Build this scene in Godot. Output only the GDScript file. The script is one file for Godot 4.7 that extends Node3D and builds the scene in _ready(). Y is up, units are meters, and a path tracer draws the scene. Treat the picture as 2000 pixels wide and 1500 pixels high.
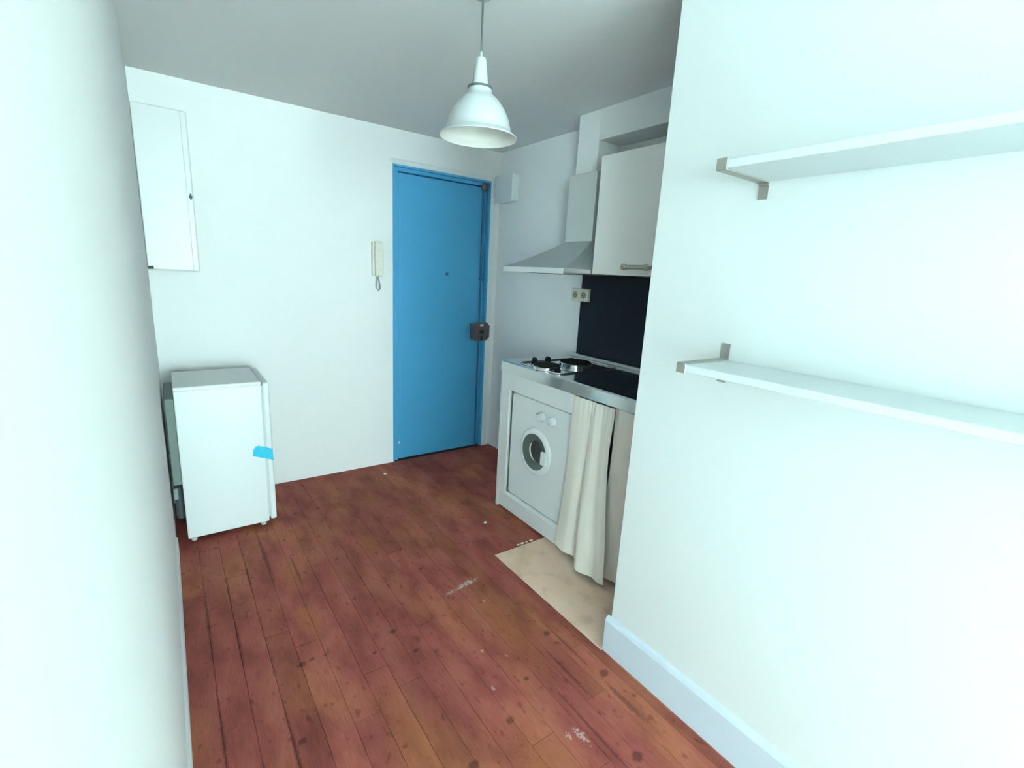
extends Node3D
# Small kitchen corner of a studio flat. x runs along the door wall, z towards the camera, y up (metres).

const WL := 0.001    # left wall face
const WK := 2.132    # kitchen wall face
const WR := 1.312    # partition wall face
const ZR := 2.11     # near... far end of the partition
const H := 2.2245    # ceiling
const ZB := 8.5      # window wall face of the main room behind the camera
const ZM := 3.22     # the passage opens into the main room here
const XA := -4.5     # main room, left and right
const XB := 4.4
const WT := 0.12     # wall thickness
const FT := 0.04     # floor thickness
const WX := [[-4.2, -2.75], [-0.5, 0.5], [0.6, 1.6], [3.0, 3.5]]   # unseen window openings, outer two added to light kitchen and left wall
const WY0 := 0.04
const WY1 := 2.08

var M := {}
var taken := {}

# ------------------------------------------------------------------ set-up helpers
func numbered(called: String) -> String:
	if not taken.has(called):
		taken[called] = 0
		return called
	taken[called] += 1
	return "%s_%03d" % [called, taken[called]]

func tag(o: Node, label: String, category := "", group := "", kind := "") -> void:
	if label: o.set_meta("label", label)
	if category: o.set_meta("category", category)
	if group: o.set_meta("group", group)
	if kind: o.set_meta("kind", kind)

func thing(called: String, label: String, category: String, at := Vector3.ZERO, turn := 0.0, group := "", kind := "") -> Node3D:
	var o := Node3D.new()
	o.name = numbered(called)
	add_child(o, true)
	o.position = at
	o.rotation.y = turn
	tag(o, label, category, group, kind)
	return o

func obj(called: String, st: SurfaceTool, m: Material, parent: Node = self, label := "") -> MeshInstance3D:
	var o := MeshInstance3D.new()
	o.name = numbered(called) if parent == self else called
	o.mesh = st.commit()
	o.material_override = m
	o.cast_shadow = GeometryInstance3D.SHADOW_CASTING_SETTING_ON
	parent.add_child(o, true)
	if label: o.set_meta("label", label)
	return o

func struct(called: String, st: SurfaceTool, m: Material, label: String, category: String) -> MeshInstance3D:
	var o := obj(called, st, m)
	tag(o, label, category, "", "structure")
	return o

func mb() -> SurfaceTool:
	var st := SurfaceTool.new()
	st.begin(Mesh.PRIMITIVE_TRIANGLES)
	return st

# ------------------------------------------------------------------ geometry helpers
func tri(st: SurfaceTool, a: Vector3, b: Vector3, c: Vector3, n: Vector3) -> void:
	# front faces run clockwise: swap when the counter-clockwise normal points along n
	var f := (b - a).cross(c - a)
	var v := [a, c, b] if f.dot(n) > 0.0 else [a, b, c]
	for p in v:
		st.set_normal(n)
		st.set_uv(Vector2(p.x, p.z))
		st.add_vertex(p)

func quad(st: SurfaceTool, a: Vector3, b: Vector3, c: Vector3, d: Vector3, n: Vector3) -> void:
	tri(st, a, b, c, n)
	tri(st, a, c, d, n)

func tri3(st: SurfaceTool, v: Array, n: Array) -> void:
	var f: Vector3 = (v[1] - v[0]).cross(v[2] - v[0])
	var s: Vector3 = n[0] + n[1] + n[2]
	var o := [0, 2, 1] if f.dot(s) > 0.0 else [0, 1, 2]
	for k in o:
		st.set_normal(n[k])
		st.set_uv(Vector2(v[k].x, v[k].z))
		st.add_vertex(v[k])

# box between two corners with chamfered edges
func box(st: SurfaceTool, lo: Vector3, hi: Vector3, b := 0.0) -> void:
	var c := (lo + hi) * 0.5
	var h := ((hi - lo) * 0.5).abs()
	b = minf(b, minf(h.x, minf(h.y, h.z)) * 0.95)
	var e := h - Vector3(b, b, b)
	for ax in 3:
		var u := (ax + 1) % 3
		var w := (ax + 2) % 3
		for s in [-1.0, 1.0]:
			var n := Vector3.ZERO
			n[ax] = s
			var q := []
			for k in [[-1, -1], [1, -1], [1, 1], [-1, 1]]:
				var p := Vector3.ZERO
				p[ax] = s * h[ax]
				p[u] = k[0] * e[u]
				p[w] = k[1] * e[w]
				q.append(c + p)
			quad(st, q[0], q[1], q[2], q[3], n)
			if b > 0.0:
				for s2 in [-1.0, 1.0]: # edge between +-ax and +-u
					var n2 := Vector3.ZERO
					n2[ax] = s
					n2[u] = s2
					n2 = n2.normalized()
					var r := []
					for k in [[0, -1], [0, 1], [1, 1], [1, -1]]:
						var p2 := Vector3.ZERO
						p2[ax] = s * (h[ax] if k[0] == 0 else e[ax])
						p2[u] = s2 * (e[u] if k[0] == 0 else h[u])
						p2[w] = k[1] * e[w]
						r.append(c + p2)
					quad(st, r[0], r[1], r[2], r[3], n2)
	if b > 0.0:
		for sx in [-1.0, 1.0]:
			for sy in [-1.0, 1.0]:
				for sz in [-1.0, 1.0]:
					var s3 := Vector3(sx, sy, sz)
					tri(st, c + s3 * Vector3(h.x, e.y, e.z), c + s3 * Vector3(e.x, h.y, e.z), c + s3 * Vector3(e.x, e.y, h.z), s3.normalized())

# surface of revolution about the local y axis of t; prof holds (radius, height), sharp corners stay sharp
func lathe(st: SurfaceTool, prof: Array, seg: int, t := Transform3D.IDENTITY) -> void:
	var ns := []
	for i in prof.size() - 1:
		var d: Vector2 = prof[i + 1] - prof[i]
		ns.append(Vector2(d.y, -d.x).normalized())
	for i in prof.size() - 1:
		var n0: Vector2 = ns[i]
		var n1: Vector2 = ns[i]
		if i > 0 and ns[i - 1].dot(ns[i]) > 0.7: n0 = (ns[i - 1] + ns[i]).normalized()
		if i < ns.size() - 1 and ns[i + 1].dot(ns[i]) > 0.7: n1 = (ns[i + 1] + ns[i]).normalized()
		var p0: Vector2 = prof[i]
		var p1: Vector2 = prof[i + 1]
		for k in seg:
			var a := TAU * k / seg
			var b := TAU * (k + 1) / seg
			var ca := Vector3(cos(a), 0, sin(a))
			var cb := Vector3(cos(b), 0, sin(b))
			var up := Vector3.UP
			var v := [t * (ca * p0.x + up * p0.y), t * (cb * p0.x + up * p0.y), t * (cb * p1.x + up * p1.y), t * (ca * p1.x + up * p1.y)]
			var n := [t.basis * (ca * n0.x + up * n0.y), t.basis * (cb * n0.x + up * n0.y), t.basis * (cb * n1.x + up * n1.y), t.basis * (ca * n1.x + up * n1.y)]
			if p0.x > 1e-6: tri3(st, [v[0], v[1], v[2]], [n[0], n[1], n[2]])
			if p1.x > 1e-6: tri3(st, [v[0], v[2], v[3]], [n[0], n[2], n[3]])

# round tube along points
func tube(st: SurfaceTool, pts: Array, r: float, seg := 10, capped := true) -> void:
	var rings := []
	var side := Vector3.ZERO
	for i in pts.size():
		var d: Vector3 = (pts[mini(i + 1, pts.size() - 1)] - pts[maxi(i - 1, 0)]).normalized()
		if side == Vector3.ZERO:
			side = d.cross(Vector3.UP if absf(d.y) < 0.9 else Vector3.RIGHT).normalized()
		side = (side - d * side.dot(d)).normalized()
		var o := d.cross(side)
		var ring := []
		for k in seg:
			var a := TAU * k / seg
			ring.append(side * cos(a) + o * sin(a))
		rings.append(ring)
		if capped and (i == 0 or i == pts.size() - 1):
			for k in seg:
				tri(st, pts[i], pts[i] + ring[k] * r, pts[i] + ring[(k + 1) % seg] * r, -d if i == 0 else d)
	for i in pts.size() - 1:
		for k in seg:
			var l := (k + 1) % seg
			var n := [rings[i][k], rings[i][l], rings[i + 1][l], rings[i + 1][k]]
			var v := [pts[i] + n[0] * r, pts[i] + n[1] * r, pts[i + 1] + n[2] * r, pts[i + 1] + n[3] * r]
			tri3(st, [v[0], v[1], v[2]], [n[0], n[1], n[2]])
			tri3(st, [v[0], v[2], v[3]], [n[0], n[2], n[3]])

# polygon in the plane of two axes, extruded along the third from d0 to d1, its edges chamfered by b at the d1 face
func prism(st: SurfaceTool, poly: PackedVector2Array, ax: int, d0: float, d1: float, b := 0.0) -> void:
	var put := func(p: Vector2, d: float) -> Vector3:
		match ax:
			0: return Vector3(d, p.y, p.x)   # p = (z, y)
			1: return Vector3(p.x, d, p.y)   # p = (x, z)
		return Vector3(p.x, p.y, d)          # p = (x, y)
	var nax := Vector3.ZERO
	nax[ax] = signf(d1 - d0)
	var top := poly
	if b > 0.0:
		var g := Geometry2D.offset_polygon(poly, -b)
		if g.size() == 1 and g[0].size() == poly.size():
			top = g[0]
			var best := 0          # line the two rings up
			for i in top.size():
				if top[i].distance_to(poly[0]) < top[best].distance_to(poly[0]): best = i
			var rot := PackedVector2Array()
			for i in top.size(): rot.append(top[(best + i) % top.size()])
			if rot.size() > 1 and rot[1].distance_to(poly[1]) > rot[rot.size() - 1].distance_to(poly[1]):
				var rev := PackedVector2Array()
				for i in rot.size(): rev.append(rot[(rot.size() - i) % rot.size()])
				rot = rev
			top = rot
		else:
			b = 0.0
	for f in [[poly, d0, -nax], [top, d1, nax]]:
		var idx := Geometry2D.triangulate_polygon(f[0])
		for i in range(0, idx.size(), 3):
			tri(st, put.call(f[0][idx[i]], f[1]), put.call(f[0][idx[i + 1]], f[1]), put.call(f[0][idx[i + 2]], f[1]), f[2])
	var ccw := 0.0
	for i in poly.size(): ccw += poly[i].cross(poly[(i + 1) % poly.size()])
	var dm := d1 - signf(d1 - d0) * b
	for i in poly.size():
		var j := (i + 1) % poly.size()
		var e := (poly[j] - poly[i]).normalized()
		var n2 := Vector2(e.y, -e.x) * signf(ccw)
		var o3: Vector3 = put.call(n2, 0.0)
		quad(st, put.call(poly[i], d0), put.call(poly[j], d0), put.call(poly[j], dm), put.call(poly[i], dm), o3)
		if b > 0.0:
			quad(st, put.call(poly[i], dm), put.call(poly[j], dm), put.call(top[j], d1), put.call(top[i], d1), (o3 + nax).normalized())

func rounded(x0: float, y0: float, x1: float, y1: float, r: float, k := 5) -> PackedVector2Array:
	var p := PackedVector2Array()
	for c in [[x1 - r, y1 - r, 0.0], [x0 + r, y1 - r, 90.0], [x0 + r, y0 + r, 180.0], [x1 - r, y0 + r, 270.0]]:
		for i in k + 1:
			var a := deg_to_rad(c[2] + 90.0 * i / k)
			p.append(Vector2(c[0] + cos(a) * r, c[1] + sin(a) * r))
	return p

# transform that lays the lathe axis (y) along -x (out of the kitchen fronts)
func out_x(at: Vector3) -> Transform3D:
	return Transform3D(Basis(Vector3(0, 1, 0), Vector3(-1, 0, 0), Vector3(0, 0, 1)), at)

func out_z(at: Vector3) -> Transform3D:
	return Transform3D(Basis(Vector3(1, 0, 0), Vector3(0, 0, 1), Vector3(0, -1, 0)), at)

# ------------------------------------------------------------------ materials
func srgb(r: float, g: float, b: float) -> Color:
	return Color(r / 255.0, g / 255.0, b / 255.0)

func mat(c: Color, rough := 0.6, metal := 0.0, spec := 0.5) -> StandardMaterial3D:
	var m := StandardMaterial3D.new()
	m.albedo_color = c
	m.roughness = rough
	m.metallic = metal
	m.metallic_specular = spec
	return m

func noise(freq: float, octaves: int, sd: int) -> FastNoiseLite:
	var n := FastNoiseLite.new()
	n.seed = sd
	n.noise_type = FastNoiseLite.TYPE_SIMPLEX_SMOOTH
	n.frequency = freq
	n.fractal_octaves = octaves
	return n

func plaster(c: Color, rough := 0.85) -> StandardMaterial3D:
	var m := mat(c, rough, 0.0, 0.3)
	return m

# stained, worn red-brown varnish: one picture for the whole floor (x 0..2.2, z 0..4.4), planks take their piece of it
func floor_picture() -> ImageTexture:
	var w := 800
	var h := 1600
	var big := noise(1.6, 3, 11)
	var mid := noise(6.0, 4, 12)
	var fine := noise(60.0, 2, 13)
	var spots := noise(24.0, 2, 14)
	var img := Image.create(w, h, true, Image.FORMAT_RGB8)
	var deep := Color(0.34, 0.088, 0.072)
	var worn := Color(0.40, 0.135, 0.072)
	var dark := Color(0.16, 0.038, 0.036)
	var pale := Color(0.48, 0.165, 0.12)
	for j in h:
		var z := 4.4 * (j + 0.5) / h
		for i in w:
			var x := 2.2 * (i + 0.5) / w
			var c := deep
			var b := big.get_noise_2d(x * 1.6, z * 0.8)
			c = c.lerp(worn, clampf(b * 1.6 + 0.2, 0.0, 1.0) * 0.8)
			var m := mid.get_noise_2d(x * 1.3, z * 0.55)
			if m < 0.0: c = c.lerp(dark, clampf(-m * 0.85, 0.0, 0.5))
			else: c = c.lerp(pale, clampf(m * 0.55, 0.0, 0.4))
			var s := spots.get_noise_2d(x, z * 0.6)
			if s < -0.5: c = c.lerp(dark, clampf((-s - 0.5) * 3.0, 0.0, 0.55))
			var g := fine.get_noise_2d(x * 3.0, z * 0.22)
			c = c * (1.0 + 0.16 * g)
			img.set_pixel(i, j, Color(c.r, c.g, c.b).clamp().linear_to_srgb())
	var put := func(px: float, pz: float, rx: float, rz: float, col: Color, turn: float, most: float, ragged: float) -> void:
		var R := maxf(rx, rz) * 1.6
		for j in range(maxi(int((pz - R) / 4.4 * h), 0), mini(int((pz + R) / 4.4 * h) + 1, h)):
			for i in range(maxi(int((px - R) / 2.2 * w), 0), mini(int((px + R) / 2.2 * w) + 1, w)):
				var d := Vector2(2.2 * (i + 0.5) / w - px, 4.4 * (j + 0.5) / h - pz).rotated(turn)
				var q := Vector2(d.x / rx, d.y / rz).length() + ragged * spots.get_noise_2d(i * 0.01, j * 0.01)
				if q < 1.0: img.set_pixel(i, j, img.get_pixel(i, j).lerp(col, most * clampf((1.0 - q) * 2.5, 0.0, 1.0)))
	var knot := srgb(70, 38, 36)
	for k in [[0.666, 1.594, 0.022], [0.338, 1.579, 0.024], [0.372, 1.572, 0.016], [0.274, 1.874, 0.02], [0.66, 2.209, 0.028], [0.70, 1.73, 0.016], [0.57, 1.66, 0.014], [0.93, 1.28, 0.018], [0.97, 2.05, 0.016], [0.83, 2.15, 0.022], [1.17, 1.92, 0.024], [1.22, 2.18, 0.03], [1.08, 2.45, 0.03], [0.52, 2.05, 0.016], [0.80, 1.05, 0.016]]:
		put.call(k[0], k[1], k[2] * 0.75, k[2] * 0.6, knot, 0.3, 0.5, 0.22)
	for k in [[0.42, 1.02, 0.05, 0.16], [0.41, 1.35, 0.045, 0.13], [0.80, 0.95, 0.08, 0.14], [0.55, 2.0, 0.06, 0.2], [0.85, 2.4, 0.09, 0.25], [1.05, 1.9, 0.05, 0.2], [0.95, 0.5, 0.07, 0.15]]:
		put.call(k[0], k[1], k[2], k[3], srgb(166, 104, 66), 0.0, 0.45, 0.8)
	for k in [[0.0855, 1.2, 0.008, 0.24], [0.171, 1.35, 0.006, 0.17], [0.340, 0.80, 0.009, 0.26], [0.253, 0.95, 0.006, 0.13], [0.253, 1.95, 0.007, 0.25], [1.111, 2.1, 0.007, 0.14], [1.195, 2.3, 0.012, 0.10], [1.195, 2.0, 0.006, 0.15], [1.028, 2.3, 0.006, 0.2], [0.086, 1.75, 0.006, 0.2], [0.171, 1.0, 0.005, 0.12], [0.44, 1.0, 0.006, 0.15]]:
		put.call(k[0], k[1], k[2], k[3], srgb(66, 36, 34), 0.0, 0.36, 0.5)
	var scuff := srgb(205, 190, 182)
	for k in [[1.06, 1.487, 0.05, 0.014, 0.85], [1.02, 1.497, 0.028, 0.01, 0.6], [0.965, 1.505, 0.024, 0.008, 0.55], [0.985, 2.31, 0.012, 0.028, 0.7], [0.952, 2.29, 0.008, 0.012, 0.6], [0.905, 1.86, 0.006, 0.008, 0.6], [1.06, 1.63, 0.006, 0.008, 0.6], [0.97, 1.93, 0.006, 0.006, 0.6], [0.85, 2.02, 0.006, 0.008, 0.5]]:
		put.call(k[0], k[1], k[2], k[3], scuff, 0.15, k[4], 1.1)
	img.generate_mipmaps()
	return ImageTexture.create_from_image(img)

func patch_picture() -> ImageTexture:
	var n := 512
	var img := Image.create(n, n, true, Image.FORMAT_RGB8)
	var a := noise(3.5, 4, 31)
	var b := noise(9.0, 3, 32)
	for j in n:
		for i in n:
			var x := 0.9 * i / n
			var z := 1.4 * j / n
			var c := Color(0.95, 0.66, 0.50)
			var v := a.get_noise_2d(x, z)
			c = c.lerp(Color(0.97, 0.77, 0.64), clampf(v, 0.0, 1.0))
			c = c.lerp(Color(0.66, 0.45, 0.30), clampf(-v * 0.9 - 0.05, 0.0, 0.6))
			var w := b.get_noise_2d(x + 4.0, z)
			if w < -0.12: c = c.lerp(Color(0.52, 0.38, 0.29), clampf((-w - 0.12) * 0.9, 0.0, 0.34) * clampf(0.5 + a.get_noise_2d(x * 2.0 + 9.0, z * 2.0) * 2.0, 0.0, 1.0))
			img.set_pixel(i, j, c.linear_to_srgb())
	img.generate_mipmaps()
	return ImageTexture.create_from_image(img)

func weave() -> ImageTexture:
	var n := 256
	var img := Image.create(n, n, false, Image.FORMAT_RGB8)
	var q := noise(0.05, 2, 41)
	for j in n:
		for i in n:
			var v := 0.5 + 0.22 * sin(TAU * i * 32.0 / n) * cos(TAU * j * 32.0 / n) + 0.2 * q.get_noise_2d(i, j)
			img.set_pixel(i, j, Color(v, v, v))
	img.bump_map_to_normal_map(1.5)
	return ImageTexture.create_from_image(img)

func make_materials() -> void:
	var white := srgb(249, 250, 249)
	M.wall = plaster(white)
	M.ceiling = plaster(srgb(248, 248, 247))
	M.trim = mat(srgb(238, 243, 244), 0.4)
	M.enamel = mat(srgb(240, 246, 247), 0.25)
	M.laminate = mat(srgb(238, 241, 241), 0.35)
	M.cupboard = mat(srgb(246, 244, 241), 0.4)
	M.skirting = mat(srgb(214, 226, 238), 0.4)
	M.partition = plaster(srgb(228, 233, 233))  # wall white darkened against the strong light this wall gets
	M.pale_boards = mat(srgb(232, 231, 226), 0.6)  # unseen main room floor, kept pale for its bounce light
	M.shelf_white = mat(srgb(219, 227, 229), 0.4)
	M.ivory = mat(srgb(238, 236, 224), 0.5)
	M.seam = mat(srgb(214, 224, 222), 0.7)
	M.rubber = mat(srgb(44, 46, 48), 0.7)
	M.blue = mat(srgb(79, 166, 214), 0.42)
	M.blue_dark = mat(srgb(48, 92, 124), 0.45)
	M.lock = mat(srgb(90, 80, 81), 0.45)
	M.dark = mat(srgb(30, 28, 30), 0.5)
	M.rod = mat(srgb(62, 76, 92), 0.5)
	M.cream = mat(srgb(238, 232, 212), 0.45)
	M.cream_dark = mat(srgb(168, 164, 146), 0.5)
	M.cord_grey = mat(srgb(168, 178, 178), 0.6)
	M.steel = mat(srgb(218, 221, 221), 0.12, 1.0)
	M.brushed = mat(srgb(204, 210, 210), 0.42, 0.6)
	M.filter = mat(srgb(110, 122, 122), 0.5, 0.8)
	M.duct = mat(srgb(214, 217, 215), 0.45, 0.35)
	M.nickel = mat(srgb(170, 166, 154), 0.38, 0.6)
	M.bracket = mat(srgb(168, 166, 160), 0.45, 0.5)
	M.iron = mat(srgb(38, 40, 42), 0.9, 0.0, 0.2)
	M.chrome = mat(srgb(225, 228, 228), 0.12, 1.0)
	M.splash = mat(srgb(39, 45, 56), 0.6, 0.0, 0.2)
	M.bowl = mat(srgb(92, 108, 102), 0.16, 0.0, 0.5)
	M.drum = mat(srgb(48, 54, 54), 0.3, 0.0, 0.5)
	M.lamp = mat(srgb(208, 214, 215), 0.3)
	M.lamp.backlight_enabled = false
	M.lamp_inner = mat(srgb(250, 250, 244), 0.45)
	M.ring = mat(srgb(96, 108, 110), 0.5)
	M.flex = mat(srgb(96, 104, 104), 0.6)
	M.tape = mat(srgb(40, 196, 232), 0.45)
	M.grille = mat(srgb(118, 134, 128), 0.6)
	M.motor = mat(srgb(70, 78, 84), 0.55)
	M.relay = mat(srgb(150, 168, 168), 0.5)
	M.subfloor = mat(srgb(46, 26, 24), 0.9)
	M.crumb = mat(srgb(232, 222, 204), 0.9)
	var fab := mat(srgb(247, 241, 231), 0.9, 0.0, 0.2)
	fab.normal_enabled = true
	fab.normal_texture = weave()
	fab.normal_scale = 0.25
	fab.uv1_triplanar = true
	fab.uv1_scale = Vector3(14, 14, 14)
	fab.backlight_enabled = true
	fab.backlight = Color(0.10, 0.10, 0.085)
	M.linen = fab
	var glass := StandardMaterial3D.new()
	glass.transparency = BaseMaterial3D.TRANSPARENCY_ALPHA
	glass.albedo_color = Color(0.92, 0.97, 0.97, 0.06)
	glass.roughness = 0.0
	M.glass = glass
	var pic := floor_picture()
	M.planks = []
	for t in [1.0, 0.96, 1.03, 0.985, 0.93]:
		var m := mat(Color(t, t, t), 0.6, 0.0, 0.2)
		m.albedo_texture = pic
		m.uv1_scale = Vector3(1 / 2.2, 1 / 4.4, 1)
		M.planks.append(m)
	var pm := mat(Color.WHITE, 0.8, 0.0, 0.3)
	pm.albedo_texture = patch_picture()
	pm.uv1_scale = Vector3(1 / 0.9, 1 / 1.4, 1)
	pm.uv1_offset = Vector3(-1.29 / 0.9, -1.36 / 1.4, 0)
	M.patch = pm

# ------------------------------------------------------------------ scene
func _ready() -> void:
	var cam := Camera3D.new()
	cam.name = "camera"
	add_child(cam)
	cam.position = Vector3(0.059, 1.3687, 3.1152)
	cam.rotation = Vector3(-0.2239, -0.6314, 0.0546)
	cam.fov = rad_to_deg(2.0 * atan(750.0 / 932.29))
	cam.near = 0.01
	cam.far = 60.0
	cam.current = true

	var env := Environment.new()
	env.background_mode = Environment.BG_SKY
	var sky := Sky.new()
	var sm := ProceduralSkyMaterial.new()   # even overcast sky, ground made brighter than it to light the ceiling
	sm.sky_top_color = Color(0.715, 0.82, 0.83)
	sm.sky_horizon_color = Color(0.815, 0.925, 0.925)
	sm.ground_horizon_color = Color(0.872, 1.0, 1.0)
	sm.ground_bottom_color = Color(0.872, 1.0, 1.0)
	sm.sky_energy_multiplier = 1.0
	sky.sky_material = sm
	env.sky = sky
	env.background_energy_multiplier = 32.0
	env.ambient_light_source = Environment.AMBIENT_SOURCE_SKY
	env.tonemap_mode = Environment.TONE_MAPPER_LINEAR
	env.tonemap_exposure = 1.56
	env.sdfgi_enabled = true
	env.ssao_enabled = true
	env.ssil_enabled = true
	var we := WorldEnvironment.new()
	we.name = "world_environment"
	we.environment = env
	add_child(we)

	make_materials()
	build_shell()
	build_floor()
	build_door()
	build_window()
	build_fridge()
	build_kitchen()
	build_wall_things()
	build_shelves()
	build_lamp()
	build_crumbs()

func build_shell() -> void:
	var st := mb()   # left wall
	box(st, Vector3(WL - WT, -FT, -WT), Vector3(WL, H, ZM), 0.002)
	struct("wall_left", st, M.wall, "long bare white wall at the left edge, right beside the viewer", "wall")
	st = mb()        # door wall, with the doorway left open
	box(st, Vector3(WL, -FT, -WT), Vector3(1.306, H, 0))
	box(st, Vector3(1.306, 2.02, -WT), Vector3(2.057, H, 0))
	box(st, Vector3(2.057, -FT, -WT), Vector3(WK, H, 0))
	struct("wall_back", st, M.wall, "bare white far wall that holds the blue door", "wall")
	st = mb()
	box(st, Vector3(WK, -FT, -WT), Vector3(WK + WT, H, 2.9))
	struct("wall_right", st, M.wall, "white kitchen wall behind the hob, hood and cupboard", "wall")
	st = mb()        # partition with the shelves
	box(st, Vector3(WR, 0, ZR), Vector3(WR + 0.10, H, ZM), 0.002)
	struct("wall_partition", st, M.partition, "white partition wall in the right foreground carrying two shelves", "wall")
	st = mb()
	box(st, Vector3(WR + 0.10, -FT, 2.8), Vector3(WK, H, 2.9))
	struct("wall_alcove", st, M.wall, "white end wall of the kitchen alcove, hidden behind the partition", "wall")
	st = mb()        # the unseen main room behind the viewer, sized for even daylight
	box(st, Vector3(XA, -FT, ZM - WT), Vector3(WL - WT, H, ZM))
	box(st, Vector3(WR + 0.10, -FT, ZM - WT), Vector3(XB, H, ZM))
	struct("wall_passage", st, M.wall, "white wall of the main room on both sides of the passage, behind the viewer", "wall")
	st = mb()
	box(st, Vector3(XA - WT, -FT, ZM - WT), Vector3(XA, H, ZB))
	struct("wall_room_left", st, M.wall, "white side wall of the main room behind the viewer, far left", "wall")
	st = mb()
	box(st, Vector3(XB, -FT, ZM - WT), Vector3(XB + WT, H, ZB))
	struct("wall_room_right", st, M.wall, "white side wall of the main room behind the viewer, far right", "wall")
	st = mb()        # window wall with three openings
	box(st, Vector3(XA, -FT, ZB), Vector3(XB, WY0, ZB + WT))
	box(st, Vector3(XA, WY1, ZB), Vector3(XB, H, ZB + WT))
	var xs := [XA]
	for w in WX: xs.append_array(w)
	xs.append(XB)
	for k in range(0, xs.size(), 2): box(st, Vector3(xs[k], WY0, ZB), Vector3(xs[k + 1], WY1, ZB + WT))
	struct("wall_front", st, M.wall, "white wall with four tall windows, behind the viewer", "wall")
	st = mb()
	box(st, Vector3(XA - WT, H, -WT), Vector3(maxf(XB, WK) + WT, H + 0.12, ZB + WT))
	struct("ceiling", st, M.ceiling, "plain white painted ceiling above the room and the kitchen", "ceiling")
	st = mb()        # boxed shaft and beam in the kitchen
	box(st, Vector3(1.965, 1.911, 0.997), Vector3(WK, H, 1.157), 0.002)
	box(st, Vector3(1.965, 2.075, 1.157), Vector3(WK, H, 2.8), 0.002)
	struct("trim_1", st, M.wall, "white boxed beam under the ceiling above the wall cupboard and hood", "beam")
	st = mb()
	box(st, Vector3(2.117, 0.8952, 0.903), Vector3(2.1318, 0.912, 2.6), 0.003)  # upstand of the worktop, split off as a separate strip
	struct("trim_3", st, M.laminate, "thin white upstand of the steel worktop, against the kitchen wall", "strip")
	# baseboards
	st = mb()
	var prof := PackedVector2Array([Vector2(WR, 0), Vector2(WR - 0.015, 0), Vector2(WR - 0.015, 0.128), Vector2(WR - 0.010, 0.140), Vector2(WR, 0.147)])
	prism(st, prof, 2, ZR - 0.014, ZM)
	box(st, Vector3(WR, 0, ZR - 0.014), Vector3(WR + 0.10, 0.128, ZR))
	struct("baseboard_right", st, M.skirting, "white baseboard along the foot of the shelf wall", "baseboard")
	st = mb()
	prism(st, PackedVector2Array([Vector2(WL, 0), Vector2(WL + 0.009, 0), Vector2(WL + 0.009, 0.066), Vector2(WL + 0.006, 0.07), Vector2(WL, 0.07)]), 2, 0.56, ZM)
	struct("baseboard_left", st, M.trim, "thin white baseboard along the foot of the left wall", "baseboard")

func build_floor() -> void:
	var f := thing("floor", "worn red-brown varnished plank floor with a bare beige patch by the kitchen", "floor", Vector3.ZERO, 0.0, "", "structure")
	var st := mb()
	box(st, Vector3(WL, -FT, 0), Vector3(WK, -0.016, ZM))
	box(st, Vector3(XA, -FT, ZM), Vector3(XB, -0.016, ZB))
	obj("subfloor", st, M.subfloor, f, "dark boards showing in the joints")
	var rng := RandomNumberGenerator.new()
	rng.seed = 77
	var pw := 0.0835
	var x0 := 0.0015
	# joints seen in the photograph: row -> z
	var seen := {0: [0.99], 1: [0.62, 1.72], 3: [1.38], 13: [2.23], 5: [1.9], 9: [1.62], 11: [1.2]}
	for r in 26:
		var xa := maxf(x0 + r * pw, WL)
		var xb := minf(x0 + (r + 1) * pw, WK)
		if xb - xa < 0.01: continue
		var zend := ZM
		if xa > 1.27: zend = 1.361
		var cuts := []
		if seen.has(r): cuts = seen[r].duplicate()
		var z := rng.randf_range(0.25, 1.1)
		if cuts.is_empty():
			while z < zend - 0.2:
				cuts.append(z)
				z += rng.randf_range(0.8, 1.5)
		else:
			z = cuts[cuts.size() - 1] + rng.randf_range(0.8, 1.4)
			while z < zend - 0.2:
				cuts.append(z)
				z += rng.randf_range(0.8, 1.5)
		cuts.append(zend)
		var za := 0.0
		if xa > 1.27 or xb < 1.29:
			pass
		for zc in cuts:
			if zc <= za + 0.05: continue
			var zb: float = minf(zc, zend)
			var p := mb()
			var xr := xb
			if xa < 1.29 and xb > 1.29 and zb > 1.361: # the row the patch cuts into
				if za < 1.361:
					plank(p, xa, xb, za, 1.361, rng)
					obj("plank", p, M.planks[rng.randi() % 5], f)
					za = 1.361
					p = mb()
				xr = 1.29
			if zb - za > 0.01:
				plank(p, xa, xr, za, zb, rng)
				obj("plank", p, M.planks[rng.randi() % 5], f)
			za = zb
			if za >= zend: break
	st = mb()
	plank(st, 1.29, WR, 2.0965, ZM, rng)
	obj("plank", st, M.planks[2], f)
	st = mb()
	box(st, Vector3(1.2915, -0.016, 1.3625), Vector3(WK, -0.001, 2.0965), 0.001)
	box(st, Vector3(WR + 0.10, -0.016, 2.0965), Vector3(WK, -0.001, 2.8))
	obj("bare_patch", st, M.patch, f, "bare stained beige patch")
	st = mb()   # main room boards, unseen, made pale to bounce light onto ceiling and kitchen
	for k in int((XB - XA) / pw):
		plank(st, XA + k * pw, XA + (k + 1) * pw, ZM, ZB, rng)
	tag(obj("room_boards", st, M.pale_boards, f), "", "", "", "stuff")

func plank(st: SurfaceTool, xa: float, xb: float, za: float, zb: float, rng: RandomNumberGenerator) -> void:
	var g := 0.0004
	var y := -rng.randf_range(0.0, 0.0004)
	box(st, Vector3(xa + g, -0.016, za + g), Vector3(xb - g, y, zb - g), 0.0007)

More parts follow.
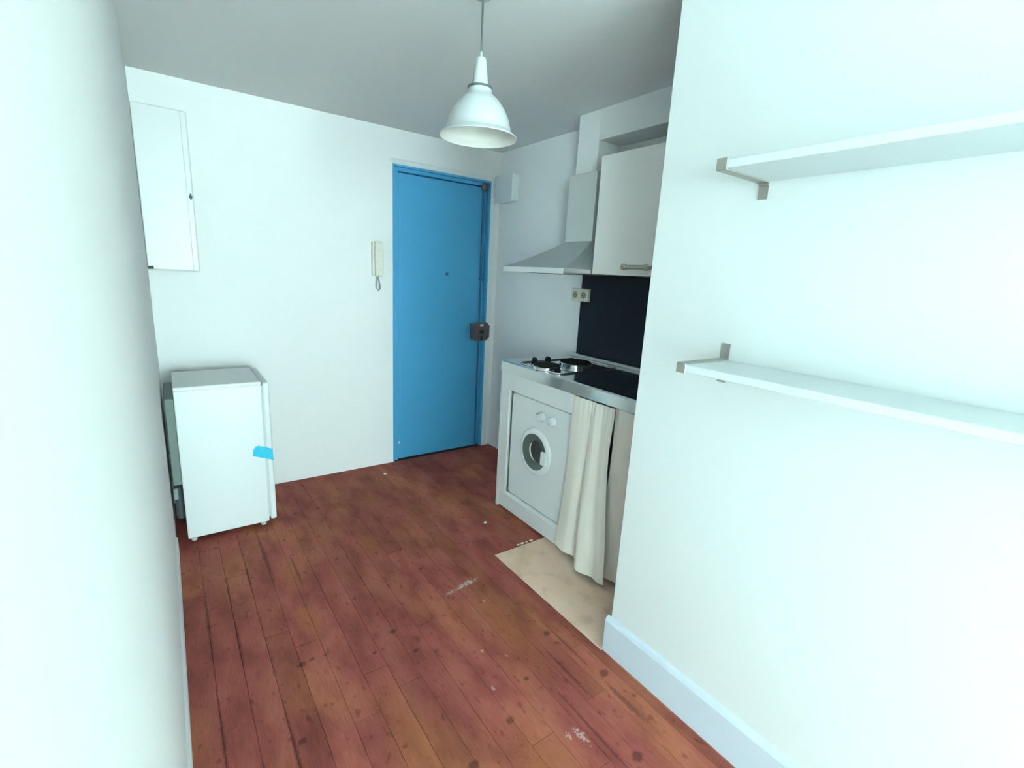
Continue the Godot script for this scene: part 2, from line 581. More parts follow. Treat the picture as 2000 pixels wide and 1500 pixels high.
func build_door() -> void:
	var d := thing("door_1", "tall flush entrance door painted bright blue with a dark rim lock", "door", Vector3(1.306, 0, 0), 0.0, "", "structure")
	var o := Vector3(1.306, 0, 0)
	var st := mb()      # jamb lining of the reveal, all blue
	box(st, Vector3(1.306, 0, -WT) - o, Vector3(1.318, 2.02, -0.001) - o)
	box(st, Vector3(2.045, 0, -WT) - o, Vector3(2.057, 2.02, -0.001) - o)
	box(st, Vector3(1.318, 2.008, -WT) - o, Vector3(2.045, 2.02, -0.001) - o)
	# stop on the hinge side and the head
	box(st, Vector3(1.318, 0, -0.085) - o, Vector3(1.352, 2.008, -0.024) - o, 0.002)
	box(st, Vector3(1.352, 1.985, -0.085) - o, Vector3(2.045, 2.008, -0.024) - o, 0.002)
	obj("jamb", st, M.blue, d)
	st = mb()
	box(st, Vector3(1.306, -FT, -WT) - o, Vector3(2.057, -0.001, -0.0005) - o)
	obj("threshold", st, M.subfloor, d)
	st = mb()
	box(st, Vector3(1.357, 0.0, -0.085) - o, Vector3(2.043, 1.980, -0.040) - o, 0.003)
	box(st, Vector3(1.3185, 0.0, -WT) - o, Vector3(2.0445, 2.0075, -0.0855) - o)  # backing panel added behind the leaf to stop daylight leaking through gaps
	var leaf := obj("door_leaf", st, M.blue, d)
	st = mb()
	lathe(st, [Vector2(0.011, 0), Vector2(0.011, 0.003), Vector2(0.007, 0.004), Vector2(0.004, 0.002), Vector2(0, 0.002)], 16, out_z(Vector3(1.731, 1.352, -0.040) - o))
	obj("peephole", st, M.blue_dark, leaf)
	st = mb()
	prism(st, PackedVector2Array([Vector2(1.362, 0.118), Vector2(1.370, 0.112), Vector2(1.372, 0.132), Vector2(1.364, 0.138)]), 2, -0.0401 , -0.0395)
	var chip := obj("paint_chip", st, M.crumb, leaf, "small chip of pale primer")
	chip.position = -o
	# surface-mounted locking rod
	st = mb()
	tube(st, [Vector3(2.012, 1.965, -0.028) - o, Vector3(2.012, 1.335, -0.028) - o], 0.0095, 10)
	tube(st, [Vector3(2.012, 1.335, -0.028) - o, Vector3(2.012, 1.0, -0.028) - o], 0.0065, 10)
	tube(st, [Vector3(2.012, 0.872, -0.028) - o, Vector3(2.012, 0.02, -0.028) - o], 0.0065, 10)
	var rod := obj("lock_rod", st, M.blue_dark, d, "slim blue-painted locking rod")
	st = mb()
	box(st, Vector3(1.990, 1.955, -0.040) - o, Vector3(2.036, 2.004, -0.004) - o, 0.010)
	obj("rod_catch", st, M.lock, rod, "dark catch at the top of the rod")
	st = mb()
	box(st, Vector3(1.998, 1.318, -0.040) - o, Vector3(2.026, 1.338, -0.014) - o, 0.004)
	obj("rod_guide", st, M.blue_dark, rod)
	# rim lock
	st = mb()
	box(st, Vector3(1.935, 0.875, -0.040) - o, Vector3(2.044, 0.995, 0.004) - o, 0.004)
	var c := 0.026
	var x0 := 1.930
	var x1 := 2.078
	var y0 := 0.866
	var y1 := 1.006
	prism(st, PackedVector2Array([Vector2(x0 + c, y0), Vector2(x1 - c, y0), Vector2(x1, y0 + c), Vector2(x1, y1 - c), Vector2(x1 - c, y1), Vector2(x0 + c, y1), Vector2(x0, y1 - c), Vector2(x0, y0 + c)]), 2, 0.003, 0.026, 0.006)
	var last := st
	var lock := obj("rim_lock", last, M.lock, d, "dark brown rim lock with clipped corners")
	lock.position = Vector3.ZERO
	# the prism above was laid in room space: bring it to the door's own origin
	lock.mesh = shifted(lock.mesh, o, 0.0005)
	st = mb()
	lathe(st, [Vector2(0.017, 0), Vector2(0.017, 0.006), Vector2(0.010, 0.008), Vector2(0, 0.008)], 18, out_z(Vector3(2.004, 0.934, 0.026) - o))
	box(st, Vector3(1.992, 0.869, 0.0255) - o, Vector3(2.014, 0.902, 0.030) - o, 0.002)
	obj("lock_cylinder", st, M.dark, lock)
	st = mb()
	box(st, Vector3(1.990, 0.978, 0.0255) - o, Vector3(2.018, 0.993, 0.0268) - o)
	obj("lock_sticker", st, M.crumb, lock, "small white sticker")
	# white casing on the wall
	st = mb()
	box(st, Vector3(2.059, 0, 0) , Vector3(2.094, 2.05, 0.006), 0.002)
	box(st, Vector3(1.29, 2.023, 0), Vector3(2.059, 2.05, 0.006), 0.002)
	struct("trim_2", st, M.trim, "narrow white casing around the top and right of the blue door", "casing")

# vertices that were laid in room space (those beyond the limit in x) move to the door's own origin
func shifted(mesh: Mesh, o: Vector3, _eps: float) -> ArrayMesh:
	var a := mesh.surface_get_arrays(0)
	var v: PackedVector3Array = a[Mesh.ARRAY_VERTEX]
	for i in v.size():
		if v[i].x > 1.0: v[i] -= o
	a[Mesh.ARRAY_VERTEX] = v
	var m := ArrayMesh.new()
	m.add_surface_from_arrays(Mesh.PRIMITIVE_TRIANGLES, a)
	return m

func build_window() -> void:
	var which := ["leftmost", "second", "third", "rightmost"]
	for k in WX.size():
		var x0: float = WX[k][0]
		var x1: float = WX[k][1]
		var o := Vector3((x0 + x1) * 0.5, WY0, ZB)
		var w := thing("window_%d" % (k + 1), "tall white framed window, unseen and placed for the light, the %s one of four as seen facing the door, in the wall behind the viewer" % which[k], "window", o, 0.0, "", "structure")
		var z0 := ZB + 0.05
		var z1 := ZB + 0.10
		var xm := (x0 + x1) * 0.5
		var st := mb()
		box(st, Vector3(x0, WY0, z0) - o, Vector3(x0 + 0.04, WY1, z1) - o, 0.003)
		box(st, Vector3(x1 - 0.04, WY0, z0) - o, Vector3(x1, WY1, z1) - o, 0.003)
		box(st, Vector3(x0 + 0.04, WY0, z0) - o, Vector3(x1 - 0.04, WY0 + 0.04, z1) - o, 0.003)
		box(st, Vector3(x0 + 0.04, WY1 - 0.04, z0) - o, Vector3(x1 - 0.04, WY1, z1) - o, 0.003)
		box(st, Vector3(xm - 0.025, WY0 + 0.04, z0) - o, Vector3(xm + 0.025, WY1 - 0.04, z1) - o, 0.003)
		obj("window_frame", st, M.trim, w)
		for x in [[x0 + 0.04, xm - 0.025], [xm + 0.025, x1 - 0.04]]:
			st = mb()
			box(st, Vector3(x[0], WY0 + 0.04, z0 + 0.02) - o, Vector3(x[1], WY1 - 0.04, z0 + 0.024) - o)
			obj("pane", st, M.glass, w)

func build_fridge() -> void:
	var o := Vector3(0.24, 0, 0.327)
	var t := thing("fridge", "small white refrigerator standing against the left wall with its door facing right", "refrigerator", o)
	var st := mb()
	box(st, Vector3(0.050, 0.026, 0.132) - o, Vector3(0.410, 0.770, 0.521) - o, 0.004)
	obj("cabinet_body", st, M.enamel, t)
	st = mb()
	box(st, Vector3(0.050, 0.7702, 0.132) - o, Vector3(0.410, 0.787, 0.521) - o, 0.003)
	obj("worktop_lid", st, M.laminate, t)
	st = mb()
	box(st, Vector3(0.410, 0.05, 0.140) - o, Vector3(0.4165, 0.765, 0.513) - o)
	obj("door_seal", st, M.seam, t)
	st = mb()
	box(st, Vector3(0.4165, 0.034, 0.132) - o, Vector3(0.446, 0.780, 0.522) - o, 0.006)
	var door := obj("door", st, M.enamel, t)
	st = mb()
	box(st, Vector3(0.4462, 0.60, 0.17) - o, Vector3(0.452, 0.72, 0.19) - o, 0.002)
	obj("door_grip", st, M.laminate, door)
	for q in [[0.385, 0.490], [0.385, 0.165], [0.075, 0.490], [0.075, 0.165]]:
		st = mb()
		lathe(st, [Vector2(0, 0), Vector2(0.011, 0), Vector2(0.013, 0.004), Vector2(0.013, 0.014), Vector2(0.008, 0.016), Vector2(0.008, 0.027)], 14, Transform3D(Basis.IDENTITY, Vector3(q[0], 0, q[1]) - o))
		obj("foot", st, M.laminate, t)
	st = mb()            # black bracket of the lower hinge
	box(st, Vector3(0.4105, 0.026, 0.500) - o, Vector3(0.4165, 0.048, 0.5205) - o)
	obj("hinge", st, M.rubber, t)
	# condenser, compressor and relay box on the back, in the gap to the wall
	st = mb()
	box(st, Vector3(0.014, 0.31, 0.15) - o, Vector3(0.050, 0.735, 0.508) - o, 0.003)
	for k in 9:
		var y := 0.335 + k * 0.044
		tube(st, [Vector3(0.014, y, 0.17) - o, Vector3(0.014, y, 0.49) - o], 0.004, 8)
	obj("condenser", st, M.grille, t, "grey-green condenser grille on the back")
	st = mb()
	box(st, Vector3(0.014, 0.12, 0.20) - o, Vector3(0.050, 0.30, 0.49) - o, 0.012)
	var comp := obj("compressor", st, M.motor, t, "dark compressor low on the back")
	st = mb()
	box(st, Vector3(0.012, 0.235, 0.4905) - o, Vector3(0.030, 0.29, 0.502) - o, 0.003)
	obj("relay_box", st, M.relay, comp)
	# strip of tape from the side panel over the seam to the door edge
	st = mb()
	var poly := PackedVector2Array([Vector2(0.352, 0.404), Vector2(0.357, 0.437), Vector2(0.368, 0.452), Vector2(0.380, 0.455), Vector2(0.444, 0.428), Vector2(0.446, 0.366), Vector2(0.400, 0.385)])
	for i in poly.size(): poly[i] -= Vector2(o.x, o.y)
	prism(st, poly, 2, 0.5222 - o.z, 0.5232 - o.z)
	obj("tape", st, M.tape, t, "strip of bright blue adhesive tape over the door seam")

func build_kitchen() -> void:
	var top := 0.895
	var xf := 1.596
	# --- housing around the washing machine
	var t := thing("appliance_housing", "white panel housing under the hob around the washing machine", "cabinet", Vector3(1.86, 0, 1.21))
	var o := Vector3(1.86, 0, 1.21)
	var st := mb()
	box(st, Vector3(xf, 0, 0.906) - o, Vector3(2.12, 0.834, 0.928) - o, 0.002)
	obj("side_panel", st, M.laminate, t)
	st = mb()
	box(st, Vector3(xf, 0.115, 0.928) - o, Vector3(xf + 0.018, 0.737, 0.992) - o, 0.002)
	obj("stile", st, M.laminate, t)
	st = mb()
	box(st, Vector3(xf, 0.115, 1.515) - o, Vector3(2.10, 0.737, 1.533) - o, 0.002)
	obj("stile", st, M.laminate, t)
	st = mb()
	box(st, Vector3(xf, 0.737, 0.928) - o, Vector3(xf + 0.018, 0.834, 1.533) - o, 0.002)
	obj("lintel", st, M.laminate, t)
	st = mb()
	prism(st, PackedVector2Array([Vector2(xf + 0.007 - o.x, 0.012), Vector2(xf + 0.30 - o.x, 0.012), Vector2(xf + 0.30 - o.x, 0.115), Vector2(xf + 0.020 - o.x, 0.115), Vector2(xf + 0.007 - o.x, 0.100)]), 2, 0.928 - o.z, 1.533 - o.z)
	obj("plinth", st, M.laminate, t)

	# --- washing machine
	o = Vector3(1.87, 0.116, 1.254)
	t = thing("washing_machine", "white front-loading washing machine with a dark round door under the hob", "washing machine", o)
	st = mb()
	box(st, Vector3(1.632, 0.116, 1.000) - o, Vector3(2.11, 0.727, 1.509) - o, 0.006)
	obj("cabinet_body", st, M.enamel, t)
	st = mb()            # front panel with rounded corners and a round hole under the door
	var fp := rounded(0.998 - o.z, 0.118 - o.y, 1.511 - o.z, 0.727 - o.y, 0.022)
	prism(st, fp, 0, 1.632 - o.x, 1.617 - o.x, 0.005)
	obj("front_panel", st, M.enamel, t)
	var dc := Vector3(1.617, 0.4455, 1.232) - o
	st = mb()            # white ring of the porthole door
	lathe(st, [Vector2(0.131, 0.0), Vector2(0.130, 0.005), Vector2(0.122, 0.0105), Vector2(0.112, 0.0125), Vector2(0.1035, 0.0125), Vector2(0.1005, 0.0119)], 56, out_x(dc))
	var ring := obj("door_ring", st, M.enamel, t)
	st = mb()            # sloping glass bowl
	lathe(st, [Vector2(0.1005, 0.0119), Vector2(0.097, 0.008), Vector2(0.088, 0.0045), Vector2(0.068, 0.0015), Vector2(0.054, 0.0005)], 56, out_x(dc))
	obj("glass_bowl", st, M.bowl, ring, "grey-green glass bowl of the porthole")
	st = mb()
	lathe(st, [Vector2(0.064, 0.0004), Vector2(0.0638, 0.0030), Vector2(0.0622, 0.0034), Vector2(0.0605, 0.0018), Vector2(0.03, 0.0012), Vector2(0.0, 0.0010)], 44, out_x(dc + Vector3(0, 0.010, 0.026)))
	obj("bowl_bottom", st, M.drum, ring, "dark flat bottom of the bowl")
	st = mb()            # grip of the door, white, cutting into the dark bowl
	prism(st, rounded(1.300 - o.z, 0.400 - o.y, 1.345 - o.z, 0.472 - o.y, 0.006), 0, 1.606 - o.x, 1.594 - o.x, 0.003)
	obj("door_handle", st, M.enamel, ring)
	for z in [1.272, 1.359]:
		st = mb()
		lathe(st, [Vector2(0.024, 0.0), Vector2(0.024, 0.004), Vector2(0.0205, 0.026), Vector2(0.017, 0.029), Vector2(0, 0.029)], 28, out_x(Vector3(1.617, 0.651, z) - o))
		obj("knob", st, M.enamel, t)

	# --- steel worktop
	o = Vector3(1.86, 0.835, 1.75)
	t = thing("worktop", "shiny steel kitchenette worktop running along the kitchen wall", "worktop", o)
	st = mb()
	var z0 := 0.903
	var z1 := 2.60
	var rimy := top
	prism(st, PackedVector2Array([Vector2(xf - 0.002 - o.x, 0.835 - o.y), Vector2(xf + 0.012 - o.x, 0.835 - o.y), Vector2(xf + 0.012 - o.x, 0.868 - o.y), Vector2(2.131 - o.x, 0.868 - o.y), Vector2(2.131 - o.x, rimy - o.y), Vector2(xf + 0.004 - o.x, rimy - o.y), Vector2(xf - 0.002 - o.x, rimy - 0.006 - o.y)]), 2, z0 - o.z, z1 - o.z)
	obj("steel_top", st, M.steel, t)

	# --- hob on the worktop
	o = Vector3(1.79, top, 1.19)
	t = thing("hob", "two-plate electric hob with black knobs set into the left end of the worktop", "hob", o)
	st = mb()
	var outer := rounded(1.625 - o.x, 1.02 - o.z, 2.065 - o.x, 1.36 - o.z, 0.04, 6)
	var ringpts := []
	for p in outer: ringpts.append(Vector3(p.x, 0.0036, p.y))
	ringpts.append(ringpts[0])
	tube(st, ringpts, 0.0035, 8, false)
	obj("raised_rim", st, M.steel, t)
	for q in [[1.672, 1.212, 0.078], [1.893, 1.196, 0.092]]:
		st = mb()
		var rr: float = q[2]
		lathe(st, [Vector2(rr, 0.0005), Vector2(rr, 0.016), Vector2(rr - 0.004, 0.019), Vector2(rr - 0.008, 0.019)], 44, Transform3D(Basis.IDENTITY, Vector3(q[0], top, q[1]) - o))
		var hr := obj("plate_rim", st, M.chrome, t)
		st = mb()
		lathe(st, [Vector2(rr - 0.006, 0.017), Vector2(rr - 0.007, 0.0245), Vector2(rr - 0.012, 0.026), Vector2(rr * 0.30, 0.026), Vector2(rr * 0.27, 0.0245), Vector2(0, 0.0245)], 44, Transform3D(Basis.IDENTITY, Vector3(q[0], top, q[1]) - o))
		obj("hotplate", st, M.iron, hr)
	for q in [[1.690, 1.085], [1.785, 1.085]]:
		st = mb()
		lathe(st, [Vector2(0.019, 0.0), Vector2(0.019, 0.006), Vector2(0.016, 0.008), Vector2(0.0155, 0.030), Vector2(0.012, 0.034), Vector2(0, 0.034)], 24, Transform3D(Basis.IDENTITY, Vector3(q[0], top, q[1]) - o))
		box(st, Vector3(q[0] - 0.004, top + 0.030, q[1] - 0.015) - o, Vector3(q[0] + 0.004, top + 0.038, q[1] + 0.015) - o, 0.002)
		obj("knob", st, M.iron, t, "black control knob")

	# --- splashback with a notch for the socket
	st = mb()
	prism(st, PackedVector2Array([Vector2(0.955, 0.914), Vector2(2.60, 0.914), Vector2(2.60, 1.395), Vector2(0.955, 1.395), Vector2(0.955, 1.313), Vector2(1.034, 1.313), Vector2(1.034, 1.233), Vector2(0.955, 1.233)]), 0, WK - 0.001, WK - 0.010)
	tag(obj("splashback", st, M.splash), "plain black splashback panel on the wall above the worktop", "splashback")

	# --- double socket
	o = Vector3(WK, 1.273, 0.9585)
	t = thing("double_socket", "cream double wall socket overlapping the left edge of the black splashback", "socket", o)
	st = mb()
	box(st, Vector3(2.104, 1.236, 0.886) - o, Vector3(2.1315, 1.311, 1.031) - o, 0.004)
	obj("socket_plate", st, M.cream, t)
	for z in [0.922, 0.995]:
		st = mb()
		lathe(st, [Vector2(0.021, 0.0), Vector2(0.021, 0.0015), Vector2(0.019, 0.002), Vector2(0.0185, 0.0006), Vector2(0, 0.0006)], 26, out_x(Vector3(2.104, 1.273, z) - o))
		var s := obj("socket_well", st, M.cream_dark, t)
		st = mb()
		for dz in [-0.0095, 0.0095]:
			lathe(st, [Vector2(0.0028, 0.0), Vector2(0.0028, 0.0012), Vector2(0, 0.0012)], 10, out_x(Vector3(2.104, 1.273, z + dz) - o))
		obj("pin_hole", st, M.dark, s)

	# --- extractor hood
	o = Vector3(1.87, 1.39, 1.11)
	t = thing("extractor_hood", "steel pyramid extractor hood with a grey chimney above the hob", "hood", o)
	var hx0 := 1.615
	var hz0 := 0.845
	var hz1 := 1.352
	var hx1 := WK - 0.002
	st = mb()
	box(st, Vector3(hx0, 1.388, hz0) - o, Vector3(hx0 + 0.004, 1.415, hz1) - o)
	box(st, Vector3(hx0 + 0.004, 1.388, hz0) - o, Vector3(hx1, 1.415, hz0 + 0.004) - o)
	box(st, Vector3(hx0 + 0.004, 1.388, hz1 - 0.004) - o, Vector3(hx1, 1.415, hz1) - o)
	obj("rim", st, M.chrome, t, "bright steel rim")
	st = mb()            # canopy: flared skin from the rim up to the chimney
	var lo := [Vector3(hx1, 1.415, hz0), Vector3(hx0, 1.415, hz0), Vector3(hx0, 1.415, hz1), Vector3(hx1, 1.415, hz1)]
	var hi := [Vector3(hx1, 1.563, 1.022), Vector3(1.90, 1.563, 1.022), Vector3(1.90, 1.563, 1.232), Vector3(hx1, 1.563, 1.232)]
	var prev := lo
	for k in 6:
		var q := (k + 1) / 6.0
		var h := lerpf(1.415, 1.563, 0.72 * q + 0.28 * q * q)
		var cur := []
		for i in 4:
			var v: Vector3 = lo[i].lerp(hi[i], q)
			cur.append(Vector3(v.x, h, v.z))
		for i in 3:
			var mid: Vector3 = (prev[i] + prev[i + 1]) * 0.5 - Vector3(2.0, 1.40, 1.1)
			var n: Vector3 = (prev[i + 1] - prev[i]).cross(cur[i] - prev[i]).normalized()
			if n.dot(mid + Vector3(0, 0.3, 0)) < 0.0: n = -n
			quad(st, prev[i] - o, prev[i + 1] - o, cur[i + 1] - o, cur[i] - o, n)
		prev = cur
	obj("canopy", st, M.brushed, t, "brushed steel canopy")
	st = mb()
	box(st, Vector3(hx0 + 0.004, 1.392, hz0 + 0.004) - o, Vector3(hx1, 1.400, hz1 - 0.004) - o)
	obj("grease_filter", st, M.filter, t)
	st = mb()
	box(st, Vector3(1.90, 1.563, 1.022) - o, Vector3(hx1, 1.908, 1.232) - o, 0.002)
	obj("chimney", st, M.duct, t, "light grey chimney cover")

	# --- wall cupboard
	o = Vector3(1.97, 1.395, 1.65)
	t = thing("wall_cupboard", "off-white wall cupboard with a short metal bar handle above the splashback", "cupboard", o)
	st = mb()
	box(st, Vector3(1.819, 1.397, 1.358) - o, Vector3(WK - 0.002, 1.938, 1.958) - o, 0.002)
	obj("carcass", st, M.cupboard, t)
	st = mb()
	box(st, Vector3(1.80, 1.395, 1.356) - o, Vector3(1.818, 1.940, 1.960) - o, 0.002)
	var dr := obj("door", st, M.cupboard, t)
	st = mb()
	var hzs := [1.583, 1.712]
	tube(st, [Vector3(1.776, 1.432, hzs[0]) - o, Vector3(1.776, 1.432, hzs[1]) - o], 0.0095, 14)
	for z in hzs:
		lathe(st, [Vector2(0.0095, 0), Vector2(0.0085, 0.010), Vector2(0.012, 0.022), Vector2(0.0145, 0.026), Vector2(0.0145, 0.032), Vector2(0.010, 0.036), Vector2(0, 0.037)], 18, out_x(Vector3(1.80, 1.432, z) - o))
	obj("bar_handle", st, M.nickel, dr, "short metal bar handle")

	# --- curtains under the worktop
	var c1 := curtain([
		[0.0, [[0, 1.590, 1.518], [0.25, 1.590, 1.518], [0.5, 1.590, 1.513], [0.75, 1.589, 1.496], [1, 1.588, 1.478]]],
		[0.21, [[0, 1.584, 1.585], [0.25, 1.582, 1.584], [0.5, 1.580, 1.578], [0.75, 1.576, 1.566], [1, 1.572, 1.552]]],
		[0.42, [[0, 1.590, 1.644], [0.25, 1.590, 1.641], [0.5, 1.590, 1.634], [0.75, 1.589, 1.627], [1, 1.588, 1.620]]],
		[0.48, [[0, 1.586, 1.655], [0.25, 1.577, 1.655], [0.5, 1.562, 1.660], [0.75, 1.541, 1.674], [1, 1.525, 1.690]]],
		[0.60, [[0, 1.581, 1.686], [0.25, 1.570, 1.688], [0.5, 1.556, 1.697], [0.75, 1.540, 1.716], [1, 1.527, 1.735]]],
		[0.75, [[0, 1.586, 1.722], [0.25, 1.578, 1.722], [0.5, 1.570, 1.731], [0.75, 1.559, 1.755], [1, 1.548, 1.780]]],
		[0.88, [[0, 1.582, 1.758], [0.25, 1.575, 1.755], [0.5, 1.566, 1.766], [0.75, 1.555, 1.793], [1, 1.541, 1.820]]],
		[1.0, [[0, 1.588, 1.787], [0.25, 1.586, 1.775], [0.5, 1.579, 1.791], [0.75, 1.566, 1.822], [1, 1.548, 1.852]]]])
	tag(c1, "cream linen curtain with deep folds hanging beside the washing machine", "curtain")
	var c2 := curtain([
		[0.0, [[0, 1.602, 1.777], [0.25, 1.602, 1.779], [0.5, 1.602, 1.772], [0.75, 1.604, 1.768], [1, 1.606, 1.766]]],
		[0.15, [[0, 1.598, 1.83], [0.25, 1.597, 1.828], [0.5, 1.599, 1.824], [0.75, 1.598, 1.82], [1, 1.598, 1.818]]],
		[0.32, [[0, 1.604, 1.89], [0.25, 1.605, 1.887], [0.5, 1.606, 1.882], [0.75, 1.608, 1.876], [1, 1.610, 1.870]]],
		[0.55, [[0, 1.596, 1.97], [0.25, 1.598, 1.967], [0.5, 1.597, 1.96], [0.75, 1.597, 1.953], [1, 1.596, 1.945]]],
		[0.78, [[0, 1.605, 2.05], [0.25, 1.606, 2.048], [0.5, 1.607, 2.044], [0.75, 1.608, 2.04], [1, 1.610, 2.035]]],
		[1.0, [[0, 1.600, 2.14], [0.25, 1.600, 2.135], [0.5, 1.600, 2.13], [0.75, 1.600, 2.12], [1, 1.600, 2.11]]]])
	tag(c2, "narrow cream curtain hanging against the end of the partition wall", "curtain")

func along(k: Array, t: float) -> Vector2:       # smooth curve through [t, x, z] keys
	var i := 0
	while i < k.size() - 2 and t > k[i + 1][0]: i += 1
	var w: float = clampf((t - k[i][0]) / (k[i + 1][0] - k[i][0]), 0.0, 1.0)
	var p: Array = k[maxi(i - 1, 0)]
	var q: Array = k[mini(i + 2, k.size() - 1)]
	return Vector2(cubic_interpolate(k[i][1], k[i + 1][1], p[1], q[1], w), cubic_interpolate(k[i][2], k[i + 1][2], p[2], q[2], w))

# cloth hung from a wire under the worktop; cols: [u, its line from heading (t 0) to hem (t 1)]
func curtain(cols: Array) -> Node3D:
	var za: float = cols[0][1][0][2]
	var zb: float = cols[cols.size() - 1][1][0][2]
	var o := Vector3(1.62, 0, (za + zb) * 0.5)
	var t := thing("curtain", "", "curtain", o)
	var nu := 72
	var nv := 44
	var grid := []
	for j in nv + 1:
		var v := float(j) / nv            # 0 top .. 1 hem
		var keys := []
		for c in cols:
			var p := along(c[1], v)
			keys.append([c[0], p.x, p.y])
		var row := []
		for i in nu + 1:
			var u := float(i) / nu
			var q := along(keys, u)
			var gather := 0.0018 * sin(u * 62.0) * exp(-v * 9.0)
			row.append(Vector3(q.x + gather, lerpf(0.834, 0.032, v), q.y) - o)
		grid.append(row)
	var cuts := [[0, 40, "cloth"], [40, 44, "hem"]]
	for c in cuts:
		var st := mb()
		for side in [0.0, 1.0]:
			for j in range(c[0], c[1]):
				for i in nu:
					var nn := []
					var vv := []
					for q in [[j, i], [j, i + 1], [j + 1, i + 1], [j + 1, i]]:
						var n := cloth_normal(grid, q[0], q[1])
						var th := 0.0012 if c[2] == "cloth" else 0.0024
						vv.append(grid[q[0]][q[1]] + (n * th if side == 0.0 else Vector3.ZERO))
						nn.append(n if side == 0.0 else -n)
					tri3(st, [vv[0], vv[1], vv[2]], [nn[0], nn[1], nn[2]])
					tri3(st, [vv[0], vv[2], vv[3]], [nn[0], nn[2], nn[3]])
		obj(c[2], st, M.linen, t)
	return t

func cloth_normal(g: Array, j: int, i: int) -> Vector3:
	var a: Vector3 = g[mini(j + 1, g.size() - 1)][i] - g[maxi(j - 1, 0)][i]
	var b: Vector3 = g[j][mini(i + 1, g[0].size() - 1)] - g[j][maxi(i - 1, 0)]
	var n := a.cross(b).normalized()
	return n if n.x < 0.0 else -n

func build_wall_things() -> void:
	# electricity cabinet on the door wall
	var o := Vector3(0.115, 1.68, 0)
	var t := thing("electric_cabinet", "shallow white metal cabinet high on the far wall in the left corner", "cabinet", o)
	var st := mb()
	box(st, Vector3(WL + 0.001, 1.298, 0) - o, Vector3(0.222, 2.064, 0.070) - o, 0.006)
	obj("case", st, M.laminate, t)
	st = mb()
	prism(st, rounded(WL + 0.002 - o.x, 1.302 - o.y, 0.196 - o.x, 2.060 - o.y, 0.004, 2), 2, 0.070, 0.082, 0.004)
	obj("door", st, M.laminate, t)
	st = mb()
	lathe(st, [Vector2(0.008, 0), Vector2(0.008, 0.010), Vector2(0.006, 0.013), Vector2(0, 0.013)], 14, out_z(Vector3(0.209, 1.667, 0.070) - o))
	box(st, Vector3(0.2065, 1.652, 0.080) - o, Vector3(0.2115, 1.682, 0.089) - o, 0.001)
	obj("catch", st, M.rod, t, "small dark catch")
	st = mb()
	box(st, Vector3(WL + 0.004, 1.304, 0.0825) - o, Vector3(WL + 0.026, 1.318, 0.092) - o, 0.002)
	obj("hinge", st, M.dark, t, "small dark hinge at the lower corner")

	# intercom handset
	o = Vector3(1.197, 1.42, 0)
	t = thing("intercom", "cream intercom handset on the white wall left of the blue door", "intercom", o)
	st = mb()
	prism(st, rounded(-0.036, -0.104, 0.038, 0.112, 0.010), 2, 0.0005, 0.020, 0.004)
	obj("base", st, M.ivory, t)
	st = mb()
	var hp := PackedVector2Array()   # handset side profile (y, depth) swept over its width
	for q in [[-0.106, 0.021], [-0.106, 0.040], [-0.098, 0.048], [-0.060, 0.049], [-0.045, 0.043], [0.055, 0.043], [0.070, 0.049], [0.104, 0.048], [0.113, 0.040], [0.113, 0.021]]:
		hp.append(Vector2(q[1], q[0]))
	var hs := mb()
	prism(hs, hp, 2, -0.022, 0.022)
	var hm := obj("handset", hs, M.ivory, t)
	hm.rotation.y = -PI / 2.0           # profile depth turns from x to z
	st = mb()
	var pts := []
	for k in 25:
		var q := k / 24.0
		pts.append(Vector3(0.004 + 0.010 * sin(q * PI) * q + 0.012 * q * q, -0.104 - 0.080 * q, 0.014 + 0.004 * sin(q * 20.0)))
	tube(st, pts, 0.0045, 8)
	tube(st, [Vector3(0.016, -0.184, 0.014), Vector3(0.006, -0.196, 0.013), Vector3(-0.008, -0.176, 0.013), Vector3(-0.002, -0.104, 0.013)], 0.0045, 8)
	obj("cord", st, M.cord_grey, t, "grey looped handset cord")

	# junction box high on the kitchen wall by the door
	o = Vector3(WK, 1.96, 0.142)
	t = thing("junction_box", "small white box high on the kitchen wall beside the blue door", "junction box", o)
	st = mb()
	box(st, Vector3(2.078, 1.872, 0.032) - o, Vector3(WK - 0.001, 2.052, 0.240) - o, 0.004)
	obj("case", st, M.trim, t)
	st = mb()
	box(st, Vector3(2.070, 1.868, 0.029) - o, Vector3(2.0775, 2.056, 0.243) - o, 0.003)
	obj("cover", st, M.trim, t)

func build_shelves() -> void:
	shelf("white wall shelf set high on the partition wall, its bracket underneath", 1.649, 2.433, false)
	shelf("white wall shelf set low on the partition wall, its bracket above the board", 1.1715, 2.398, true)

